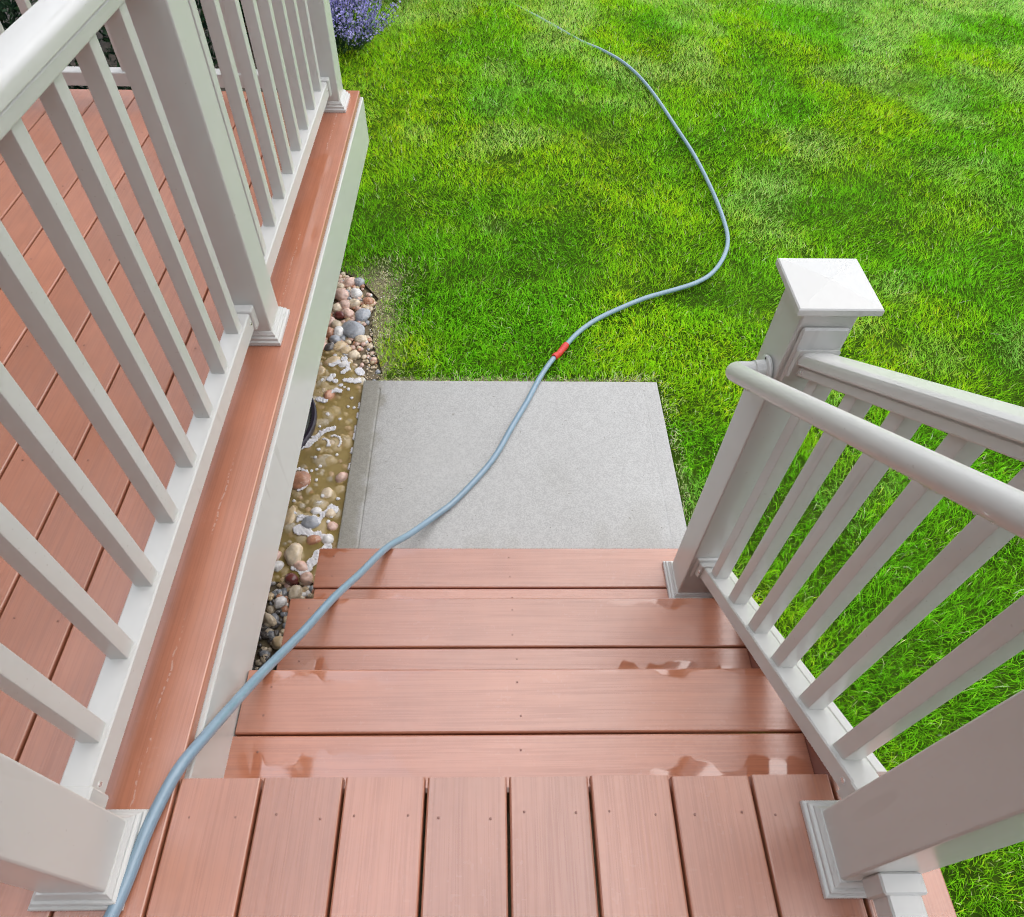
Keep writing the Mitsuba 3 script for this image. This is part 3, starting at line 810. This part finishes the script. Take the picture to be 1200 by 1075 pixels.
def in_view(x, y, z=-0.72, margin=0.15):
    d = np.stack([x, y, np.full_like(x, z)], -1) - CAM
    zf = d @ F
    px, py = d @ R / zf * 812.21, d @ U / zf * 812.21
    return (zf > 0) & (np.abs(px + 9) < 600 * (1 + margin)) & (np.abs(py - 10) < 537 * (1 + margin)), np.linalg.norm(d, axis=-1)


def build_lawn():
    N = 3_400_000
    x, y = rng.uniform(-1.5, 9.0, N), rng.uniform(-1.5, 9.0, N)
    seen, dist = in_view(x, y)
    # blades per square metre: dense nearby, thinner (and wider) far away; sparse outside the picture
    want = np.where(seen, np.clip(28000 * (2.2 / np.maximum(dist, 2.2)) ** 1.2, 11000, 28000), 1500)
    keep = rng.random(N) < want / (N / (10.5 * 10.5))
    x, y, dist, seen = x[keep], y[keep], dist[keep], seen[keep]
    ok = contains_xy(LAWN, x, y)
    x, y, dist, seen = x[ok], y[ok], dist[ok], seen[ok]
    n = len(x)
    q = np.stack([x, y, np.zeros(n)], -1)
    patch = meshkit.fbm(q * 1.6 + 3, 4, 1)
    fine = meshkit.fbm(q * 7.0, 3, 2)
    tuft = meshkit.fbm(q * 3.3 + 9, 3, 5)
    dew = meshkit.fbm(q * 2.1 + 40, 4, 8)
    bald = meshkit.fbm(q * 4.5 + 70, 3, 13)
    edge = LAWN.exterior
    de = np.minimum(np.minimum(np.where((x > -0.56) & (x < 0.67), np.abs(y - 1.735), 9), np.where(y < 1.75, np.abs(x - 0.668), 9)), np.where((y > 1.7) & (y < 2.6), np.hypot(x + 0.55, 0) if False else np.abs(x + 0.555), 9))
    near_edge = np.exp(-(de / 0.035) ** 2)
    near_soil = np.where((x < -0.25) & (y < 2.6), np.exp(-((x + 0.55) / (0.08 + 0.12 * meshkit.noise(q * 9.0))) ** 2), 0)
    drop = (rng.random(n) < np.clip((0.24 - bald) * 6, 0, 0.6)) | (rng.random(n) < 0.12 * near_soil)
    sel = ~drop
    x, y, dist, seen, patch, fine, tuft, dew, near_edge, near_soil = (a[sel] for a in (x, y, dist, seen, patch, fine, tuft, dew, near_edge, near_soil))
    n = len(x)
    lump = meshkit.noise(np.stack([x, y, x * 0], -1) * 55.0 + 7)
    lump2 = meshkit.noise(np.stack([x, y, x * 0], -1) * 24.0 + 3)
    L = rng.uniform(0.020, 0.042, n) * (0.62 + 0.5 * lump + 0.28 * lump2) * (0.75 + 0.5 * tuft) * (1 - 0.35 * near_edge) * (1 - 0.3 * near_soil)
    wdt = rng.uniform(0.0014, 0.0027, n) * np.clip(dist / 2.2, 1, 2.6) ** 0.6
    wdt = np.where(seen, wdt, 0.006)
    # combed direction: neighbours lean alike
    th = 2 * np.pi * meshkit.fbm(np.stack([x, y, x * 0], -1) * 2.6 + 21, 3, 11) * 2.2 + rng.normal(0, 1.3, n)
    lean = np.clip(rng.normal(0.95, 0.36, n), 0.05, 1.45)
    dx, dy = np.cos(th), np.sin(th)
    face = rng.uniform(0, 2 * np.pi, n)
    wx, wy = np.where(rng.random(n) < .5, -dy, np.cos(face)), np.where(rng.random(n) < .5, dx, np.sin(face))
    z0 = ZG + 0.008 + 0.010 * meshkit.noise(np.stack([x, y, x * 0], -1) * 1.7)
    b = np.stack([x, y, z0], -1)
    wv = np.stack([wx, wy, np.zeros(n)], -1) * wdt[:, None] / 2
    up = np.array([0, 0, 1.0])
    d1 = np.stack([dx * np.sin(lean * 0.5), dy * np.sin(lean * 0.5), np.cos(lean * 0.5)], -1)
    bend = np.clip(lean + rng.uniform(0.0, 0.42, n), 0, 1.75)
    d2 = np.stack([dx * np.sin(bend), dy * np.sin(bend), np.cos(bend)], -1)
    m_ = b + d1 * (L * 0.55)[:, None]
    t_ = m_ + d2 * (L * 0.5)[:, None]
    v = np.stack([b - wv, b + wv, m_ - wv * 0.9, m_ + wv * 0.9, t_], 1).reshape(-1, 3)
    i = (np.arange(n) * 5)[:, None]
    far = (dist > 3.4)[:, None]                      # distant blades: one triangle each
    f = np.concatenate([(i + [0, 1, 3])[~far[:, 0]], (i + [0, 3, 2])[~far[:, 0]], (i + [2, 3, 4])[~far[:, 0]], (i + [0, 1, 4])[far[:, 0]]])
    # blade colours, with wet sheen and dark gaps painted in
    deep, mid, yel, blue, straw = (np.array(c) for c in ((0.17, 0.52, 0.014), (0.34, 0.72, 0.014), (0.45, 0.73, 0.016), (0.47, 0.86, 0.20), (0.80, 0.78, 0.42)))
    by_steps = np.clip((2.2 - y) / 1.2, 0, 1) * (x > 0.4)          # deeper green, darker blade colour beside the steps
    a = np.clip((patch - 0.35 - 0.12 * by_steps) / 0.3, 0, 1)[:, None]
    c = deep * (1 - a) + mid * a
    yy = (np.clip((fine - 0.45) / 0.25, 0, 1) * np.clip((patch - 0.3) * 3, 0.15, 1) * rng.uniform(0, 0.75, n))[:, None]
    c = c * (1 - yy) + yel * yy
    dd = (np.clip((dew - 0.58 + 0.17 * np.clip((y + 0.25 * x - 3.6) / 2.2, 0, 1.8)) / 0.22, 0, 1) * rng.uniform(0.25, 0.85, n))[:, None]  # sky sheen on wet blades, painted into their colour, stronger far off
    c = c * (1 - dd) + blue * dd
    st = ((rng.random(n) < 0.03 + 0.60 * near_edge + 0.45 * near_soil) * rng.uniform(0.4, 1, n))[:, None]
    c = c * (1 - st) + straw * st
    c = c * (np.exp(rng.normal(0.16, 0.30 + 0.12 * by_steps, n) - 0.20 * by_steps) * (0.72 + 0.36 * lump + 0.26 * lump2))[:, None]  # tuft noise darkens blade colour to imitate shaded gaps
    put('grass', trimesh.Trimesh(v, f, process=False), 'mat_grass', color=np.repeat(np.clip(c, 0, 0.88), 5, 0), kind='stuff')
    tag('grass', 'wet bright green lawn grass with yellowish patches and painted pale sheen', 'grass', kind='stuff')


build_lawn()


# ------------------------------------------------------------------ planting behind the deck
def leaves(centres, dirs, length, width, seed, tint):
    r = np.random.default_rng(seed)
    n = len(centres)
    dirs = dirs + r.normal(0, 0.45, (n, 3)); dirs /= np.linalg.norm(dirs, axis=1, keepdims=True)
    side = np.cross(dirs, r.normal(0, 1, (n, 3))); side /= np.linalg.norm(side, axis=1, keepdims=True)
    L, w = length * r.uniform(.7, 1.3, n)[:, None], width * r.uniform(.7, 1.3, n)[:, None]
    nrm = np.cross(dirs, side)
    v = np.stack([centres, centres + dirs * L * .5 + side * w * .5 + nrm * w * .15, centres + dirs * L, centres + dirs * L * .5 - side * w * .5 + nrm * w * .15], 1).reshape(-1, 3)
    i = (np.arange(n) * 4)[:, None]
    f = np.concatenate([i + [0, 1, 2], i + [0, 2, 3]])
    c = np.array(tint)[r.integers(0, len(tint), n)] * r.uniform(.6, 1.4, n)[:, None]
    return trimesh.Trimesh(v, f, process=False), np.repeat(np.clip(c, 0, 1), 4, 0)


def shrub(x, y, rad, height, seed, label, group):
    k = thing('shrub', label, 'shrub', group)
    r = np.random.default_rng(seed)
    stems, cs, ds = [], [], []
    for s_ in range(14):
        a, tilt = r.uniform(0, 6.28), r.uniform(0.15, 0.85)
        tip = np.array([x + rad * math.cos(a) * tilt, y + rad * math.sin(a) * tilt, ZG + height * r.uniform(.7, 1.0)])
        base = np.array([x + 0.05 * math.cos(a), y + 0.05 * math.sin(a), ZG])
        tt = np.linspace(0, 1, 6)[:, None]
        line = base + (tip - base) * tt + np.array([math.cos(a), math.sin(a), 0]) * rad * 0.12 * np.sin(tt * np.pi)
        stems.append(tube(line, np.linspace(.009, .003, 6), 6))
        cs.append(line[r.integers(2, 6, 170)] + r.normal(0, rad * .17, (170, 3)))
        ds.append(np.tile((tip - base) * [1, 1, .6], (170, 1)))
    put('stem', join(stems), 'mat_wood', k, smooth=40, kind='stuff')
    m, c = leaves(np.vstack(cs), np.vstack(ds) / height, .05, .022, seed, [(.018, .040, .022), (.028, .060, .028), (.045, .075, .045), (.010, .022, .014)])
    put('foliage', m, 'mat_leaf', k, color=c, kind='stuff')


grp = 'dark shrubs behind the deck'
WHERE = ['dark shrub nearest the corner post, seen between the balusters', 'large dark shrub just behind the middle of the far railing', 'dark shrub behind the nearest two, toward the lawn', 'broad dark shrub at the very top left corner of the photo',
         'dark shrub at the back of the bed', 'small dark shrub beside the violet flowers', 'dark shrub by the left end of the far railing']
for j, (x, y, rad, hh) in enumerate([(-1.85, 3.45, .42, .55), (-2.65, 3.75, .55, .75), (-2.1, 4.55, .50, .65), (-3.4, 4.6, .65, .85), (-2.75, 5.4, .6, .8), (-1.75, 5.35, .40, .5), (-3.9, 3.5, .6, .8)]):
    shrub(x, y, rad, hh, 300 + j, WHERE[j], grp)


def added_tree(x, y, height, rad, seed, label):
    k = thing('added_tree', label, 'added_tree')
    r = np.random.default_rng(seed)
    limbs, cs = [tube([(x, y, ZG - .05), (x + .05, y, 0.6), (x - .03, y + .06, height * .5), (x, y, height * .85)], [.17, .13, .09, .03], 10)], []
    for j in range(40):
        h0 = height * r.uniform(.12, .8)
        a = r.uniform(0, 6.28); ln = rad * (1.1 - .75 * h0 / height) * r.uniform(.75, 1.1)
        p0 = np.array([x, y, h0]); p1 = p0 + [math.cos(a) * ln, math.sin(a) * ln, r.uniform(.1, .5) * ln]
        tt = np.linspace(0, 1, 6)[:, None]
        line = p0 + (p1 - p0) * tt
        limbs.append(tube(line, np.linspace(.04, .008, 6), 6))
        cs.append(line[r.integers(1, 6, 330)] + r.normal(0, 1, (330, 3)) * [.30, .30, .24])
    put('trunk', join(limbs), 'mat_wood', k, smooth=40)
    c0 = np.vstack(cs)
    m, c = leaves(c0, c0 - [x, y, height * .4], .17, .08, seed, [(.018, .045, .018), (.03, .07, .022), (.045, .09, .03)])
    put('crown', m, 'mat_leaf', k, color=c, kind='stuff')


added_tree(-5.3, 5.6, 8.5, 3.0, 71, 'dark green crown added beyond the shrubs to darken deck reflections')  # added to dim the sky mirrored in the deck boards
added_tree(-2.2, 9.2, 7.0, 2.4, 72, 'farther dark green crown added behind the planting bed to darken reflections')


def flowers(x, y, rad, height, n, seed, label, group):
    k = thing('flowering_plant', label, 'flower', group)
    r = np.random.default_rng(seed)
    cs, ds, fc, fd, stems = [], [], [], [], []
    for s_ in range(n):
        a, q = r.uniform(0, 6.28), math.sqrt(r.uniform(0, 1))
        base = np.array([x + rad * .45 * q * math.cos(a), y + rad * .45 * q * math.sin(a), ZG])
        tip = np.array([x + rad * q * math.cos(a) + r.normal(0, .06), y + rad * q * math.sin(a) + r.normal(0, .06), ZG + height * (1 - .45 * q * q) * r.uniform(.8, 1.1)])
        d = (tip - base) / np.linalg.norm(tip - base)
        tt = np.linspace(0, 1, 4)[:, None]
        stems.append(tube(base + (tip - base) * tt, [.002, .002, .0017, .001], 4))
        for j in range(5):
            cs.append(base + (tip - base) * r.uniform(.1, .7)); ds.append(d + r.normal(0, .5, 3))
        for j in range(20):
            t_ = r.uniform(.55, 1.03)
            fc.append(base + (tip - base) * t_ + r.normal(0, .006, 3)); fd.append(d * .4 + r.normal(0, .7, 3))
    m, c = leaves(np.array(cs), np.array(ds), .035, .014, seed, [(.06, .12, .05), (.09, .15, .08), (.05, .09, .05)])
    put('foliage', m, 'mat_leaf', k, color=c, kind='stuff')
    put('stem', join(stems), 'mat_leaf', k, color=np.tile([.05, .10, .05], (sum(len(s_.vertices) for s_ in stems), 1)), kind='stuff')
    m, c = leaves(np.array(fc), np.array(fd), .020, .013, seed + 1, [(.34, .31, .68), (.44, .40, .76), (.26, .23, .56), (.54, .50, .80)])
    put('blossom', m, 'mat_leaf', k, color=c, kind='stuff')


flowers(-1.16, 5.15, .44, .42, 230, 41, 'mound of violet blue flower spikes at the lawn edge beyond the corner post', None)
flowers(-0.88, 6.25, .42, .40, 200, 43, 'farther clump of violet flowers touching the top edge of the photo', None)
